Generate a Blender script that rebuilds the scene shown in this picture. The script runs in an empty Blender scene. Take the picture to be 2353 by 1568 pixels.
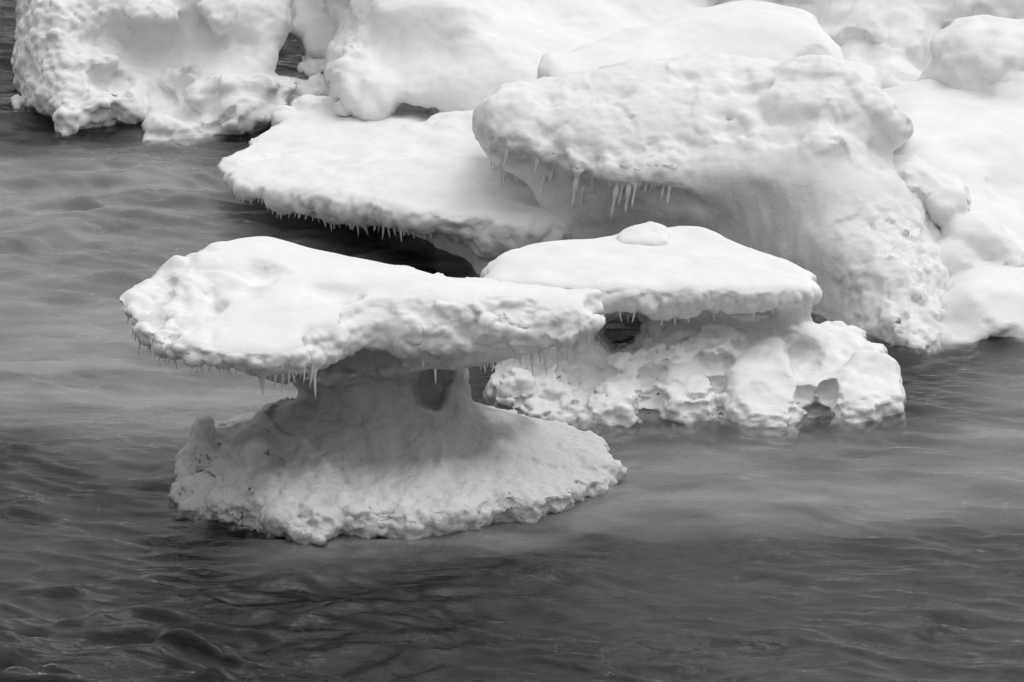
import bpy, math, random
import numpy as np
from mathutils import Vector
from mathutils.bvhtree import BVHTree

rad = math.radians
sc = bpy.context.scene

# ------------------------------------------------------------------ camera
CAM_H, PITCH, F_PX = 17.1, rad(20.0), 9400.0      # photo measured 2353 px wide
CX, CY = 1176.5, 784.0
cam_data = bpy.data.cameras.new("camera")
cam_data.sensor_width = 36.0
cam_data.lens = 36.0 * F_PX / 2353.0
cam_data.clip_start = 0.5
cam_data.clip_end = 20000.0
cam = bpy.data.objects.new("camera", cam_data)
cam.location = (0, 0, CAM_H)
cam.rotation_euler = (rad(90) - PITCH, 0, 0)
sc.collection.objects.link(cam)
sc.camera = cam

# ------------------------------------------------------------------ world, sun, exposure
SUN_EL, SUN_AZ = rad(72.0), rad(60.0)             # azimuth from +Y (away from camera) towards +X
w = bpy.data.worlds.new("World")
sc.world = w
w.use_nodes = True
nt = w.node_tree
nt.nodes.clear()
sky = nt.nodes.new("ShaderNodeTexSky")
sky.sky_type = 'NISHITA'
sky.sun_disc = False
sky.sun_elevation = SUN_EL
sky.sun_rotation = SUN_AZ
sky.air_density = 1.0
sky.dust_density = 3.0
bw = nt.nodes.new("ShaderNodeRGBToBW")            # grey, overcast sky
bg = nt.nodes.new("ShaderNodeBackground")
bg.inputs['Strength'].default_value = 0.15
wo = nt.nodes.new("ShaderNodeOutputWorld")
nt.links.new(sky.outputs[0], bw.inputs[0])
nt.links.new(bw.outputs[0], bg.inputs['Color'])
nt.links.new(bg.outputs[0], wo.inputs[0])

sun_data = bpy.data.lights.new("sun", 'SUN')
sun_data.energy = 1.0
sun_data.angle = rad(115.0)
sun_data.color = (1, 1, 1)
sun = bpy.data.objects.new("sun", sun_data)
dirv = Vector((math.sin(SUN_AZ) * math.cos(SUN_EL), math.cos(SUN_AZ) * math.cos(SUN_EL), math.sin(SUN_EL)))
sun.rotation_euler = dirv.to_track_quat('Z', 'Y').to_euler()
sun.location = dirv * 80
sc.collection.objects.link(sun)

sc.view_settings.view_transform = 'Standard'
sc.view_settings.look = 'None'
sc.view_settings.gamma = 1.0
sc.view_settings.use_curve_mapping = False
sc.view_settings.exposure = 0.08
sc.render.engine = 'CYCLES'
sc.cycles.max_bounces = 10
sc.cycles.diffuse_bounces = 6
sc.cycles.transparent_max_bounces = 12
sc.cycles.use_denoising = True
sc.cycles.denoising_prefilter = 'ACCURATE'

# ------------------------------------------------------------------ pixel <-> place
FWD = np.array([0, math.cos(PITCH), -math.sin(PITCH)])
UPV = np.array([0, math.sin(PITCH), math.cos(PITCH)])

def ray(px, py):
    return FWD + np.array([1, 0, 0]) * (px - CX) / F_PX + UPV * (CY - py) / F_PX

def at_y(px, py, y):
    d = ray(px, py)
    p = d * (y / d[1])
    return np.array([p[0], y, CAM_H + p[2]])

def at_z(px, py, z=0.0):
    d = ray(px, py)
    t = (z - CAM_H) / d[2]
    return np.array([d[0] * t, d[1] * t, z])

def to_px(X, Y, Z):
    zc = Y * FWD[1] + (Z - CAM_H) * FWD[2]
    yc = Y * UPV[1] + (Z - CAM_H) * UPV[2]
    return CX + F_PX * X / zc, CY - F_PX * yc / zc

def A(l):      # list of (px, py, Y) -> world points
    return np.array([at_y(*p) for p in l])

def P2(l):     # (px,py,Y) -> plan polygon
    return A(l)[:, :2]

def water_pt(l):   # (px,py) on the waterline -> plan
    return [tuple(at_z(*p)[:2]) for p in l]

def Yz(px, py, z=0.0):     # depth of a pixel whose point lies at height z
    return (px, py, float(at_z(px, py, z)[1]))

# ------------------------------------------------------------------ noise
_r = np.random.default_rng(7)
_T = _r.random((32, 32, 32)).astype(np.float32) * 2 - 1
_J = _r.random((16, 16, 16, 3)).astype(np.float32)

def vnoise(P, s, seed=0):
    q = P / s + seed * 7.31 + 100.0
    i = np.floor(q).astype(np.int32)
    f = (q - i).astype(np.float32)
    f = f * f * f * (f * (f * 6 - 15) + 10)
    i &= 31
    j = (i + 1) & 31
    x, y, z = f[:, 0], f[:, 1], f[:, 2]
    def L(a, b, c): return _T[a, b, c]
    c00 = L(i[:, 0], i[:, 1], i[:, 2]) * (1 - x) + L(j[:, 0], i[:, 1], i[:, 2]) * x
    c10 = L(i[:, 0], j[:, 1], i[:, 2]) * (1 - x) + L(j[:, 0], j[:, 1], i[:, 2]) * x
    c01 = L(i[:, 0], i[:, 1], j[:, 2]) * (1 - x) + L(j[:, 0], i[:, 1], j[:, 2]) * x
    c11 = L(i[:, 0], j[:, 1], j[:, 2]) * (1 - x) + L(j[:, 0], j[:, 1], j[:, 2]) * x
    return (c00 * (1 - y) + c10 * y) * (1 - z) + (c01 * (1 - y) + c11 * y) * z

def fbm(P, s, octaves=3, seed=0, gain=0.5):
    a, t, n = 1.0, 0.0, 0.0
    for o in range(octaves):
        n = n + a * vnoise(P, s / 2 ** o, seed + o * 3)
        t += a
        a *= gain
    return n / t

def worley(P, s, seed=0):
    q = (P / s + seed * 5.17 + 50.0).astype(np.float32)
    i = np.floor(q).astype(np.int32)
    f = q - i
    best = np.full(len(P), 9.0, np.float32)
    for a in (-1, 0, 1):
        for b in (-1, 0, 1):
            for c in (-1, 0, 1):
                o = np.array([a, b, c])
                k = (i + o) & 15
                d = _J[k[:, 0], k[:, 1], k[:, 2]] + o - f
                best = np.minimum(best, (d * d).sum(1))
    return np.sqrt(best)

def sstep(a, b, x):
    t = np.clip((x - a) / (b - a), 0, 1)
    return t * t * (3 - 2 * t)

# ------------------------------------------------------------------ solid modelling on a grid
def smin(a, b, k):
    h = np.maximum(k - np.abs(a - b), 0) / k
    return np.minimum(a, b) - h * h * k * 0.25

def smax(a, b, k):
    return -smin(-a, -b, k)

def spline(poly, n=8):
    P = np.asarray(poly, float)
    out = []
    N = len(P)
    for i in range(N):
        p0, p1, p2, p3 = P[i - 1], P[i], P[(i + 1) % N], P[(i + 2) % N]
        for t in np.arange(n) / n:
            out.append(0.5 * (2 * p1 + (p2 - p0) * t + (2 * p0 - 5 * p1 + 4 * p2 - p3) * t * t + (3 * p1 - p0 - 3 * p2 + p3) * t ** 3))
    return np.array(out)

def poly_sd(X, Y, poly, n=6):
    P = spline(poly, n) if n else np.asarray(poly, float)
    d = np.full(X.shape, 1e9)
    ins = np.zeros(X.shape, bool)
    for i in range(len(P)):
        ax, ay = P[i - 1]
        bx, by = P[i]
        ex, ey = bx - ax, by - ay
        wx, wy = X - ax, Y - ay
        t = np.clip((wx * ex + wy * ey) / (ex * ex + ey * ey + 1e-12), 0, 1)
        d = np.minimum(d, (wx - ex * t) ** 2 + (wy - ey * t) ** 2)
        c = (ay > Y) != (by > Y)
        if ey != 0:
            ins ^= c & (X < ex * (Y - ay) / ey + ax)
    d = np.sqrt(d)
    return np.where(ins, -d, d).astype(np.float32)

def tps(ctrl, X, Y, lam=0.02):
    c = np.asarray(ctrl, float)
    s = max(np.ptp(c[:, 0]), np.ptp(c[:, 1]), 1e-6)
    mx, my = c[:, 0].mean(), c[:, 1].mean()
    x, y, v = (c[:, 0] - mx) / s, (c[:, 1] - my) / s, c[:, 2]
    n = len(c)
    def phi(r2): return 0.5 * r2 * np.log(r2 + 1e-12)
    K = phi((x[:, None] - x) ** 2 + (y[:, None] - y) ** 2) + lam * 0.05 * np.eye(n)
    Pm = np.c_[np.ones(n), x, y]
    M = np.block([[K, Pm], [Pm.T, np.zeros((3, 3))]])
    sol = np.linalg.solve(M, np.r_[v, 0, 0, 0])
    XX, YY = (X - mx) / s, (Y - my) / s
    out = sol[n] + sol[n + 1] * XX + sol[n + 2] * YY
    for i in range(n):
        out = out + sol[i] * phi((XX - x[i]) ** 2 + (YY - y[i]) ** 2)
    return np.clip(out, v.min() - 0.3, v.max() + 0.3).astype(np.float32)

class Solid:
    def __init__(self, x0, x1, y0, y1, z0, z1, res):
        self.o = np.array([x0, y0, z0])
        self.r = res
        self.x = np.arange(x0, x1, res, dtype=np.float32)
        self.y = np.arange(y0, y1, res, dtype=np.float32)
        self.z = np.arange(z0, z1, res, dtype=np.float32)
        self.n = (len(self.x), len(self.y), len(self.z))
        self.S = np.full(self.n, 9.0, np.float32)

    def xy(self):
        return np.meshgrid(self.x, self.y, indexing='ij')

    def add(self, d, k):
        self.S = smin(self.S, d, k)

    def slab(self, plan, top, bot, k=0.12, ku=0.2):
        X, Y = self.xy()
        d2 = poly_sd(X, Y, plan)
        T = tps(top, X, Y)
        B = tps(bot, X, Y)
        Z = self.z[None, None, :]
        d = smax((Z - T[:, :, None]) * 0.9, (B[:, :, None] - Z) * 0.9, k)
        self.add(smax(d, d2[:, :, None], k * 1.6), ku)

    def loft(self, levels, ku=0.2):
        """levels: list of (z, plan polygon), rising z"""
        X, Y = self.xy()
        D = [poly_sd(X, Y, p) for _, p in levels]
        zs = [l[0] for l in levels]
        out = np.empty(self.n, np.float32)
        for k, z in enumerate(self.z):
            if z <= zs[0]:
                f = D[0]
            elif z >= zs[-1]:
                f = D[-1]
            else:
                i = int(np.searchsorted(zs, z)) - 1
                t = (z - zs[i]) / (zs[i + 1] - zs[i])
                t = t * t * (3 - 2 * t)
                f = D[i] * (1 - t) + D[i + 1] * t
            e = max(zs[0] - z, z - zs[-1])
            out[:, :, k] = smax(f, np.full_like(f, e), 0.1)
        self.add(out, ku)

    def relief(self, outline, ctrl, thick=2.0, k=0.25, ku=0.2, step=5.0):
        """solid with a traced outline, a front at the given depths and real thickness"""
        ol = np.asarray(outline, float)
        u0, v0 = ol.min(0) - 90
        u1, v1 = ol.max(0) + 90
        us, vs = np.arange(u0, u1, step), np.arange(v0, v1, step)
        U, V = np.meshgrid(us, vs, indexing='ij')
        sd = poly_sd(U, V, ol) * (50.0 / F_PX)
        Yf = tps(ctrl, U, V)
        out = np.full(self.n, 9.0, np.float32)
        X, Z = np.meshgrid(self.x, self.z, indexing='ij')
        for j, y in enumerate(self.y):
            a, b = to_px(X, float(y), Z)
            a = (a - u0) / step
            b = (b - v0) / step
            ok = (a >= 0) & (a < len(us) - 1.001) & (b >= 0) & (b < len(vs) - 1.001)
            a = np.clip(a, 0, len(us) - 1.001)
            b = np.clip(b, 0, len(vs) - 1.001)
            i0, j0 = a.astype(np.int32), b.astype(np.int32)
            fa, fb = a - i0, b - j0
            def smp(G):
                return (G[i0, j0] * (1 - fa) + G[i0 + 1, j0] * fa) * (1 - fb) + (G[i0, j0 + 1] * (1 - fa) + G[i0 + 1, j0 + 1] * fa) * fb
            s = smp(sd)
            f = smp(Yf)
            d = smax(smax((f - y) * 0.75, s, k), y - f - thick, k)
            out[:, j, :] = np.where(ok, d, 9.0)
        self.add(out, ku)

    def ball(self, c, r, k=0.15, rot=0.0, tilt=0.0, cut=False, warp=True):
        """smooth ellipsoid added to (or cut from) the solid"""
        c = np.asarray(c, float)
        R = max(r) + k + 0.1
        sl = []
        ax = []
        for g, cc in zip((self.x, self.y, self.z), c):
            i0, i1 = np.searchsorted(g, [cc - R, cc + R])
            if i1 - i0 < 1:
                return
            sl.append(slice(i0, i1))
            ax.append(g[i0:i1] - cc)
        X, Y, Z = np.meshgrid(*ax, indexing='ij')
        wr = min(r) * (0.35 if cut else 0.28)
        if warp and min(r) > 0.05 and X.size:
            G = np.stack([X.ravel() + c[0], Y.ravel() + c[1], Z.ravel() + c[2]], 1)
            sc_ = max(min(r) * 0.9, 0.08)
            X = X + wr * fbm(G, sc_, 2, 5).reshape(X.shape)
            Z = Z + wr * fbm(G, sc_, 2, 15).reshape(X.shape)
            Y = Y + wr * vnoise(G, sc_, 25).reshape(X.shape)
        if tilt:
            X, Z = X * math.cos(tilt) + Z * math.sin(tilt), -X * math.sin(tilt) + Z * math.cos(tilt)
        if rot:
            X, Y = X * math.cos(rot) + Y * math.sin(rot), -X * math.sin(rot) + Y * math.cos(rot)
        k0 = np.sqrt((X / r[0]) ** 2 + (Y / r[1]) ** 2 + (Z / r[2]) ** 2)
        k1 = np.sqrt((X / r[0] ** 2) ** 2 + (Y / r[1] ** 2) ** 2 + (Z / r[2] ** 2) ** 2)
        d = (k0 * (k0 - 1) / np.maximum(k1, 1e-5)).astype(np.float32)
        sl = tuple(sl)
        if cut:
            self.S[sl] = smax(self.S[sl], -d, k)
        else:
            self.S[sl] = smin(self.S[sl], d, k)

    def bite(self, px, py, y, r, depth, k=0.1, flat=1.0):
        """shallow hollow melted into a surface that faces the viewer and the sky"""
        c = at_y(px, py, y) + np.array([0, -0.72, 0.69]) * (r * flat - depth)
        self.ball(c, (r, r * flat, r * flat), k=k, cut=True)

    def tunnel(self, px, py, y0, y1, rx, rz, k=0.08):
        for y in np.arange(y0, y1, min(rx, rz) * 0.6):
            self.ball(at_y(px, py, y), (rx, rx, rz), k=k, cut=True)

    def mesh(self):
        S = self.S
        S[0], S[-1], S[:, 0], S[:, -1], S[:, :, 0], S[:, :, -1] = 1, 1, 1, 1, 1, 1
        neg = S < 0
        nx, ny, nz = (v - 1 for v in self.n)
        cnt = np.zeros((nx, ny, nz), np.int8)
        for a in (0, 1):
            for b in (0, 1):
                for c in (0, 1):
                    cnt += neg[a:a + nx, b:b + ny, c:c + nz]
        act = (cnt > 0) & (cnt < 8)
        idx = np.argwhere(act)
        ident = np.full((nx, ny, nz), -1, np.int32)
        ident[act] = np.arange(len(idx))
        C = {}
        for a in (0, 1):
            for b in (0, 1):
                for c in (0, 1):
                    C[a, b, c] = S[idx[:, 0] + a, idx[:, 1] + b, idx[:, 2] + c]
        acc = np.zeros((len(idx), 3), np.float32)
        num = np.zeros(len(idx), np.float32)
        for k0 in C:
            for ax in range(3):
                if k0[ax]:
                    continue
                k1 = tuple(1 if i == ax else k0[i] for i in range(3))
                va, vb = C[k0], C[k1]
                m = (va < 0) != (vb < 0)
                t = np.where(m, va / np.where(m, va - vb, 1), 0)
                for i in range(3):
                    acc[:, i] += np.where(m, t if i == ax else k0[i], 0)
                num += m
        V = self.o + (idx + acc / num[:, None]) * self.r
        quads = []
        for ax in range(3):
            o1, o2 = [i for i in range(3) if i != ax]
            s0 = [slice(1, -1)] * 3
            s1 = [slice(1, -1)] * 3
            s0[ax], s1[ax] = slice(0, -1), slice(1, None)
            a, b = neg[tuple(s0)], neg[tuple(s1)]
            e = np.argwhere(a != b)
            inside_first = a[tuple(e.T)]
            e[:, o1] += 1
            e[:, o2] += 1
            q = []
            for d1, d2 in ((-1, -1), (0, -1), (0, 0), (-1, 0)):
                p = e.copy()
                p[:, o1] += d1
                p[:, o2] += d2
                q.append(ident[tuple(p.T)])
            q = np.stack(q, 1)
            flip = inside_first if ax == 1 else ~inside_first
            q[flip] = q[flip][:, ::-1]
            quads.append(q)
        Q = np.concatenate(quads)
        return V, Q[(Q >= 0).all(1)]

def normals(V, Q):
    n = np.cross(V[Q[:, 2]] - V[Q[:, 0]], V[Q[:, 3]] - V[Q[:, 1]])
    N = np.zeros_like(V)
    for i in range(4):
        for c in range(3):
            N[:, c] += np.bincount(Q[:, i], n[:, c], len(V))
    return N / np.maximum(np.linalg.norm(N, axis=1, keepdims=True), 1e-9)

def biggest(V, Q):
    """drop loose crumbs left by the cuts"""
    lab = np.arange(len(V))
    E = np.concatenate([Q[:, [0, 1]], Q[:, [1, 2]], Q[:, [2, 3]]])
    while True:
        m = np.minimum(lab[E[:, 0]], lab[E[:, 1]])
        new = lab.copy()
        np.minimum.at(new, E[:, 0], m)
        np.minimum.at(new, E[:, 1], m)
        new = new[new]
        if (new == lab).all():
            break
        lab = new
    u, c = np.unique(lab, return_counts=True)
    keep = lab == u[c.argmax()]
    re = np.cumsum(keep) - 1
    Q = Q[keep[Q[:, 0]]]
    return V[keep], re[Q]

def frost_n(V, N):
    """snow lies on what faces up; steep and hanging ice stays bare in patches"""
    return 0.84 + 0.16 * sstep(-0.45, 0.45, N[:, 2] + 0.35 * fbm(V, 0.5, 3, 61))

def frost_of(V, Q):
    return frost_n(V, normals(V, Q))

def build_object(name, V, Q, mat, parent=None, vn=None, attrs=None):
    if parent is None:
        base = np.array([V[:, 0].mean(), V[:, 1].mean(), 0.0]) if name != "sea_water" else np.zeros(3)
    else:
        base = np.array(parent.location)
    V = V - base
    me = bpy.data.meshes.new(name)
    me.vertices.add(len(V))
    me.vertices.foreach_set("co", np.asarray(V, np.float32).ravel())
    me.loops.add(len(Q) * 4)
    me.loops.foreach_set("vertex_index", np.asarray(Q, np.int32).ravel())
    me.polygons.add(len(Q))
    me.polygons.foreach_set("loop_start", np.arange(0, len(Q) * 4, 4, dtype=np.int32))
    me.update(calc_edges=True)
    me.polygons.foreach_set("use_smooth", np.ones(len(Q), bool))
    if vn is not None:
        me.normals_split_custom_set_from_vertices(vn.tolist())
    if attrs is None and name != "sea_water":
        attrs = {"frost_shade": frost_of(V + base, Q) if vn is None else frost_n(V + base, vn)}
    for k, v in (attrs or {}).items():
        at = me.attributes.new(k, 'FLOAT', 'POINT')
        at.data.foreach_set("value", np.asarray(v, np.float32))
    me.materials.append(mat)
    o = bpy.data.objects.new(name, me)
    sc.collection.objects.link(o)
    if parent is None:
        o.location = base
    else:
        o.parent = parent
    return o

def sub(V, Q, vn, mask):
    q = Q[mask]
    used = np.unique(q)
    re = np.zeros(len(V), np.int32)
    re[used] = np.arange(len(used))
    return V[used], re[q], vn[used]

def thing(name, label, cat, loc, group=None):
    e = bpy.data.objects.new(name, None)
    sc.collection.objects.link(e)
    e.empty_display_size = 0.3
    e['label'] = label
    e['category'] = cat
    if group:
        e['group'] = group
    e.location = [float(v) for v in loc]
    return e

def tag(o, label, cat, group=None):
    o['label'] = label
    o['category'] = cat
    if group:
        o['group'] = group
    return o

# ------------------------------------------------------------------ materials
def mat_nodes(name):
    m = bpy.data.materials.new(name)
    m.use_nodes = True
    t = m.node_tree
    t.nodes.clear()
    return m, t, t.nodes.new, t.links.new

def ice_material(name, bare, frosted, bump, scale, rough=(0.35, 0.75)):
    """bare ice and painted shade where the vertex attribute is 0, snow where it is 1"""
    m, t, N, L = mat_nodes(name)
    out = N("ShaderNodeOutputMaterial")
    p = N("ShaderNodeBsdfPrincipled")
    L(p.outputs[0], out.inputs[0])
    co = N("ShaderNodeTexCoord")
    at = N("ShaderNodeAttribute")
    at.attribute_name = "frost_shade"
    n1 = N("ShaderNodeTexNoise")
    n1.inputs['Scale'].default_value = 2.3
    n1.inputs['Detail'].default_value = 7
    L(co.outputs['Object'], n1.inputs['Vector'])
    r = N("ShaderNodeMapRange")
    r.inputs[1].default_value, r.inputs[2].default_value = 0.3, 0.7
    r.inputs[3].default_value, r.inputs[4].default_value = 0.94, 1.02
    L(n1.outputs[0], r.inputs[0])
    f = N("ShaderNodeMapRange")
    f.inputs[3].default_value, f.inputs[4].default_value = bare, frosted
    L(at.outputs['Fac'], f.inputs[0])
    mu = N("ShaderNodeMath")
    mu.operation = 'MULTIPLY'
    L(r.outputs[0], mu.inputs[0])
    L(f.outputs[0], mu.inputs[1])
    L(mu.outputs[0], p.inputs['Base Color'])
    f2 = N("ShaderNodeMapRange")
    f2.inputs[3].default_value, f2.inputs[4].default_value = rough
    L(at.outputs['Fac'], f2.inputs[0])
    L(f2.outputs[0], p.inputs['Roughness'])
    p.inputs['Specular IOR Level'].default_value = 0.25
    n2 = N("ShaderNodeTexNoise")
    n2.inputs['Scale'].default_value = scale
    n2.inputs['Detail'].default_value = 6
    n2.inputs['Roughness'].default_value = 0.65
    L(co.outputs['Object'], n2.inputs['Vector'])
    bs = N("ShaderNodeMapRange")
    bs.inputs[1].default_value, bs.inputs[2].default_value = 0.8, 1.0
    bs.inputs[3].default_value, bs.inputs[4].default_value = bump, bump * 0.25
    L(at.outputs['Fac'], bs.inputs[0])
    b = N("ShaderNodeBump")
    b.inputs['Distance'].default_value = 0.04
    L(bs.outputs[0], b.inputs['Strength'])
    L(n2.outputs[0], b.inputs['Height'])
    L(b.outputs[0], p.inputs['Normal'])
    return m

M_SNOW = ice_material("snow_covered_ice", 0.30, 0.88, 0.95, 15)
M_ROUGH = ice_material("rough_glacier_ice", 0.66, 0.86, 0.95, 14)
M_ICE = M_SNOW
M_ICICLE = ice_material("clear_icicle_ice", 0.7, 0.8, 0.1, 20)
M_FROSTED = ice_material("frosted_icicle_ice", 0.84, 0.88, 0.3, 25)

def water_material():
    m, t, N, L = mat_nodes("sea_water")
    out = N("ShaderNodeOutputMaterial")
    mix = N("ShaderNodeMixShader")
    fr = N("ShaderNodeFresnel")
    fr.inputs['IOR'].default_value = 1.34
    gl = N("ShaderNodeBsdfGlossy")
    gl.inputs['Roughness'].default_value = 0.03
    gl.inputs['Color'].default_value = (1, 1, 1, 1)
    tr = N("ShaderNodeBsdfTransparent")
    co = N("ShaderNodeTexCoord")
    mp = N("ShaderNodeMapping")
    mp.inputs['Scale'].default_value = (0.7, 1.5, 1.0)
    L(co.outputs['Object'], mp.inputs['Vector'])
    n = N("ShaderNodeTexNoise")
    n.inputs['Scale'].default_value = 9.0
    n.inputs['Detail'].default_value = 4
    n.inputs['Roughness'].default_value = 0.55
    L(mp.outputs[0], n.inputs['Vector'])
    b = N("ShaderNodeBump")
    b.inputs['Strength'].default_value = 0.6
    b.inputs['Distance'].default_value = 0.032
    L(n.outputs[0], b.inputs['Height'])
    L(b.outputs[0], gl.inputs['Normal'])
    L(b.outputs[0], fr.inputs['Normal'])
    # meltwater clouded with fine ice where "milk" is high
    at = N("ShaderNodeAttribute")
    at.attribute_name = "milk"
    df = N("ShaderNodeBsdfDiffuse")
    df.inputs['Color'].default_value = (0.42, 0.42, 0.42, 1)
    body = N("ShaderNodeMixShader")
    L(at.outputs['Fac'], body.inputs[0])
    L(tr.outputs[0], body.inputs[1])
    L(df.outputs[0], body.inputs[2])
    L(fr.outputs[0], mix.inputs[0])
    L(body.outputs[0], mix.inputs[1])
    L(gl.outputs[0], mix.inputs[2])
    L(mix.outputs[0], out.inputs['Surface'])
    va = N("ShaderNodeVolumeAbsorption")
    va.inputs['Color'].default_value = (0, 0, 0, 1)
    va.inputs['Density'].default_value = 0.55
    L(va.outputs[0], out.inputs['Volume'])
    return m
M_WATER = water_material()

# ------------------------------------------------------------------ the sea
def grow(a, b, fine, far, first=0.08, ratio=1.45):
    mid = np.arange(a, b, fine)
    g, s, tot = [], first, 0
    while tot < far:
        tot += s
        g.append(tot)
        s *= ratio
    g = np.array(g)
    return np.r_[(mid[0] - g)[::-1], mid, mid[-1] + g]

MILK = [(water_pt([(-500, 380), (0, 360), (400, 350), (600, 430), (720, 520), (760, 620), (700, 900), (650, 1020), (500, 1090), (300, 1090), (100, 1010), (-100, 980), (-500, 1000)]), 1.0, 0.52),
        (water_pt([(1250, 980), (1450, 985), (1800, 985), (2100, 960), (2300, 850), (2700, 820), (2800, 1200), (2350, 1200), (2000, 1230), (1600, 1220), (1350, 1230), (1250, 1260), (1000, 1290), (700, 1290), (650, 1250), (900, 1200), (1200, 1150)]), 0.8, 0.40),
        (water_pt([(-600, 900), (450, 1000), (400, 1180), (330, 1280), (250, 1420), (100, 1560), (-600, 1700)]), 1.0, 0.07),
        (water_pt([(1150, 1240), (2000, 1150), (3000, 1100), (3000, 1750), (1750, 1700), (1500, 1480), (1250, 1340)]), 1.0, 0.07)]

def build_sea():
    xs = grow(-8.0, 8.0, 0.031, 4000)
    ys = np.unique(np.r_[grow(36.0, 46.0, 0.032, 1)[8:-8], grow(46.0, 66.0, 0.045, 4000)[grow(46.0, 66.0, 0.045, 4000) > 46.01], 36 - np.cumsum(0.08 * 1.45 ** np.arange(26))])
    X, Y = np.meshgrid(xs, ys, indexing='ij')
    P = np.stack([X.ravel(), Y.ravel(), np.zeros(X.size)], 1)
    ca, sa = math.cos(rad(12)), math.sin(rad(12))
    R = np.stack([P[:, 0] * ca + P[:, 1] * sa, -P[:, 0] * sa + P[:, 1] * ca, P[:, 2]], 1)
    u, v = to_px(P[:, 0], P[:, 1], P[:, 2])
    near = 1 - sstep(41.0, 45.0, P[:, 1])
    left = 1 - sstep(-4.5, -2.5, P[:, 0])
    rough = np.clip(0.5 + 0.72 * near + 0.3 * left * sstep(38, 43, P[:, 1]), 0, 1.1)
    rough = np.maximum(rough, 0.88)
    rough = rough + 0.55 * np.exp(-((P[:, 0] + 1.9) / 2.2) ** 2 - ((P[:, 1] - 39.0) / 1.5) ** 2)
    Q1 = R * np.array([0.62, 1.0, 1.0])
    h = 0.085 * fbm(Q1, 2.2, 2, 1)
    grp = 0.35 + 0.65 * sstep(-0.35, 0.45, fbm(Q1 * np.array([.6, 1, 1]), 2.6, 2, 71))
    rw = np.random.default_rng(19)
    wx = P[:, 0] + 0.25 * vnoise(P, 1.1, 81)
    wy = P[:, 1] + 0.25 * vnoise(P, 1.1, 85)
    for i in range(52):
        lam = 0.17 * (7.0 ** rw.random())
        th = rw.normal(0.08, 0.36)
        ph = rw.random() * 6.283
        k = 6.283 / lam
        arg = k * (math.sin(th) * wx + math.cos(th) * wy) + ph
        calm = rough ** (1.6 if lam < 0.6 else 1.2) * (grp if lam < 1.2 else 1.0)
        h += 0.0145 * lam * (np.exp(1.3 * (np.sin(arg) - 1)) * 2.2 - 0.8) * calm
    h += 0.007 * vnoise(Q1, 0.17, 17) * rough
    fade = np.exp(-np.maximum(np.maximum(np.abs(P[:, 0]) - 8.5, 0), np.maximum(np.abs(P[:, 1] - 51) - 15, 0)) / 6)
    # clouds of meltwater beside the ice (plan outlines in metres)
    milk = np.zeros(len(P))
    wob = np.stack([fbm(P * np.array([.5, 1, 1]), 2.2, 3, 31), fbm(P * np.array([.5, 1, 1]), 2.2, 3, 35)], 1)
    for poly, soft, amt in MILK:
        sd = poly_sd(P[:, 0] + 0.9 * wob[:, 0], P[:, 1] + 0.9 * wob[:, 1], poly)
        milk = np.maximum(milk, amt * (1 - sstep(-soft, soft, sd)))
    streak = fbm(P * np.array([.45, 1.3, 1]), 0.8, 3, 51)
    streak2 = fbm(P * np.array([.4, 1.4, 1]), 0.3, 2, 57)
    milk = np.clip(milk * (0.92 + 0.5 * streak + 0.35 * streak2) + 0.015, 0, 1)
    Z = (h * fade).reshape(X.shape)
    nx, ny = X.shape
    V = np.stack([X.ravel(), Y.ravel(), Z.ravel()], 1)
    I = np.arange(nx * ny).reshape(nx, ny)
    Q = np.stack([I[:-1, :-1].ravel(), I[1:, :-1].ravel(), I[1:, 1:].ravel(), I[:-1, 1:].ravel()], 1)
    # sides and bottom close the body of water
    ring = np.r_[I[:, 0], I[-1, 1:], I[-2::-1, -1], I[0, -2:0:-1]]
    n0 = len(V)
    low = V[ring].copy()
    low[:, 2] = -14.0
    V = np.concatenate([V, low, [[0, 51, -14.0]]])
    k = np.arange(len(ring))
    k2 = (k + 1) % len(ring)
    side = np.stack([ring[k2], ring[k], n0 + k, n0 + k2], 1)
    Q = np.concatenate([Q, side])
    o = build_object("sea_water", V, Q, M_WATER, attrs={"milk": np.r_[milk, np.zeros(len(low) + 1)]})
    # bottom cap as triangles
    import bmesh
    bm = bmesh.new()
    bm.from_mesh(o.data)
    bm.verts.ensure_lookup_table()
    c = bm.verts[n0 + len(ring)]
    for a, b in zip(k, k2):
        bm.faces.new((bm.verts[n0 + int(b)], bm.verts[n0 + int(a)], c))
    bm.to_mesh(o.data)
    bm.free()
    o['kind'] = 'structure'
build_sea()

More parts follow.
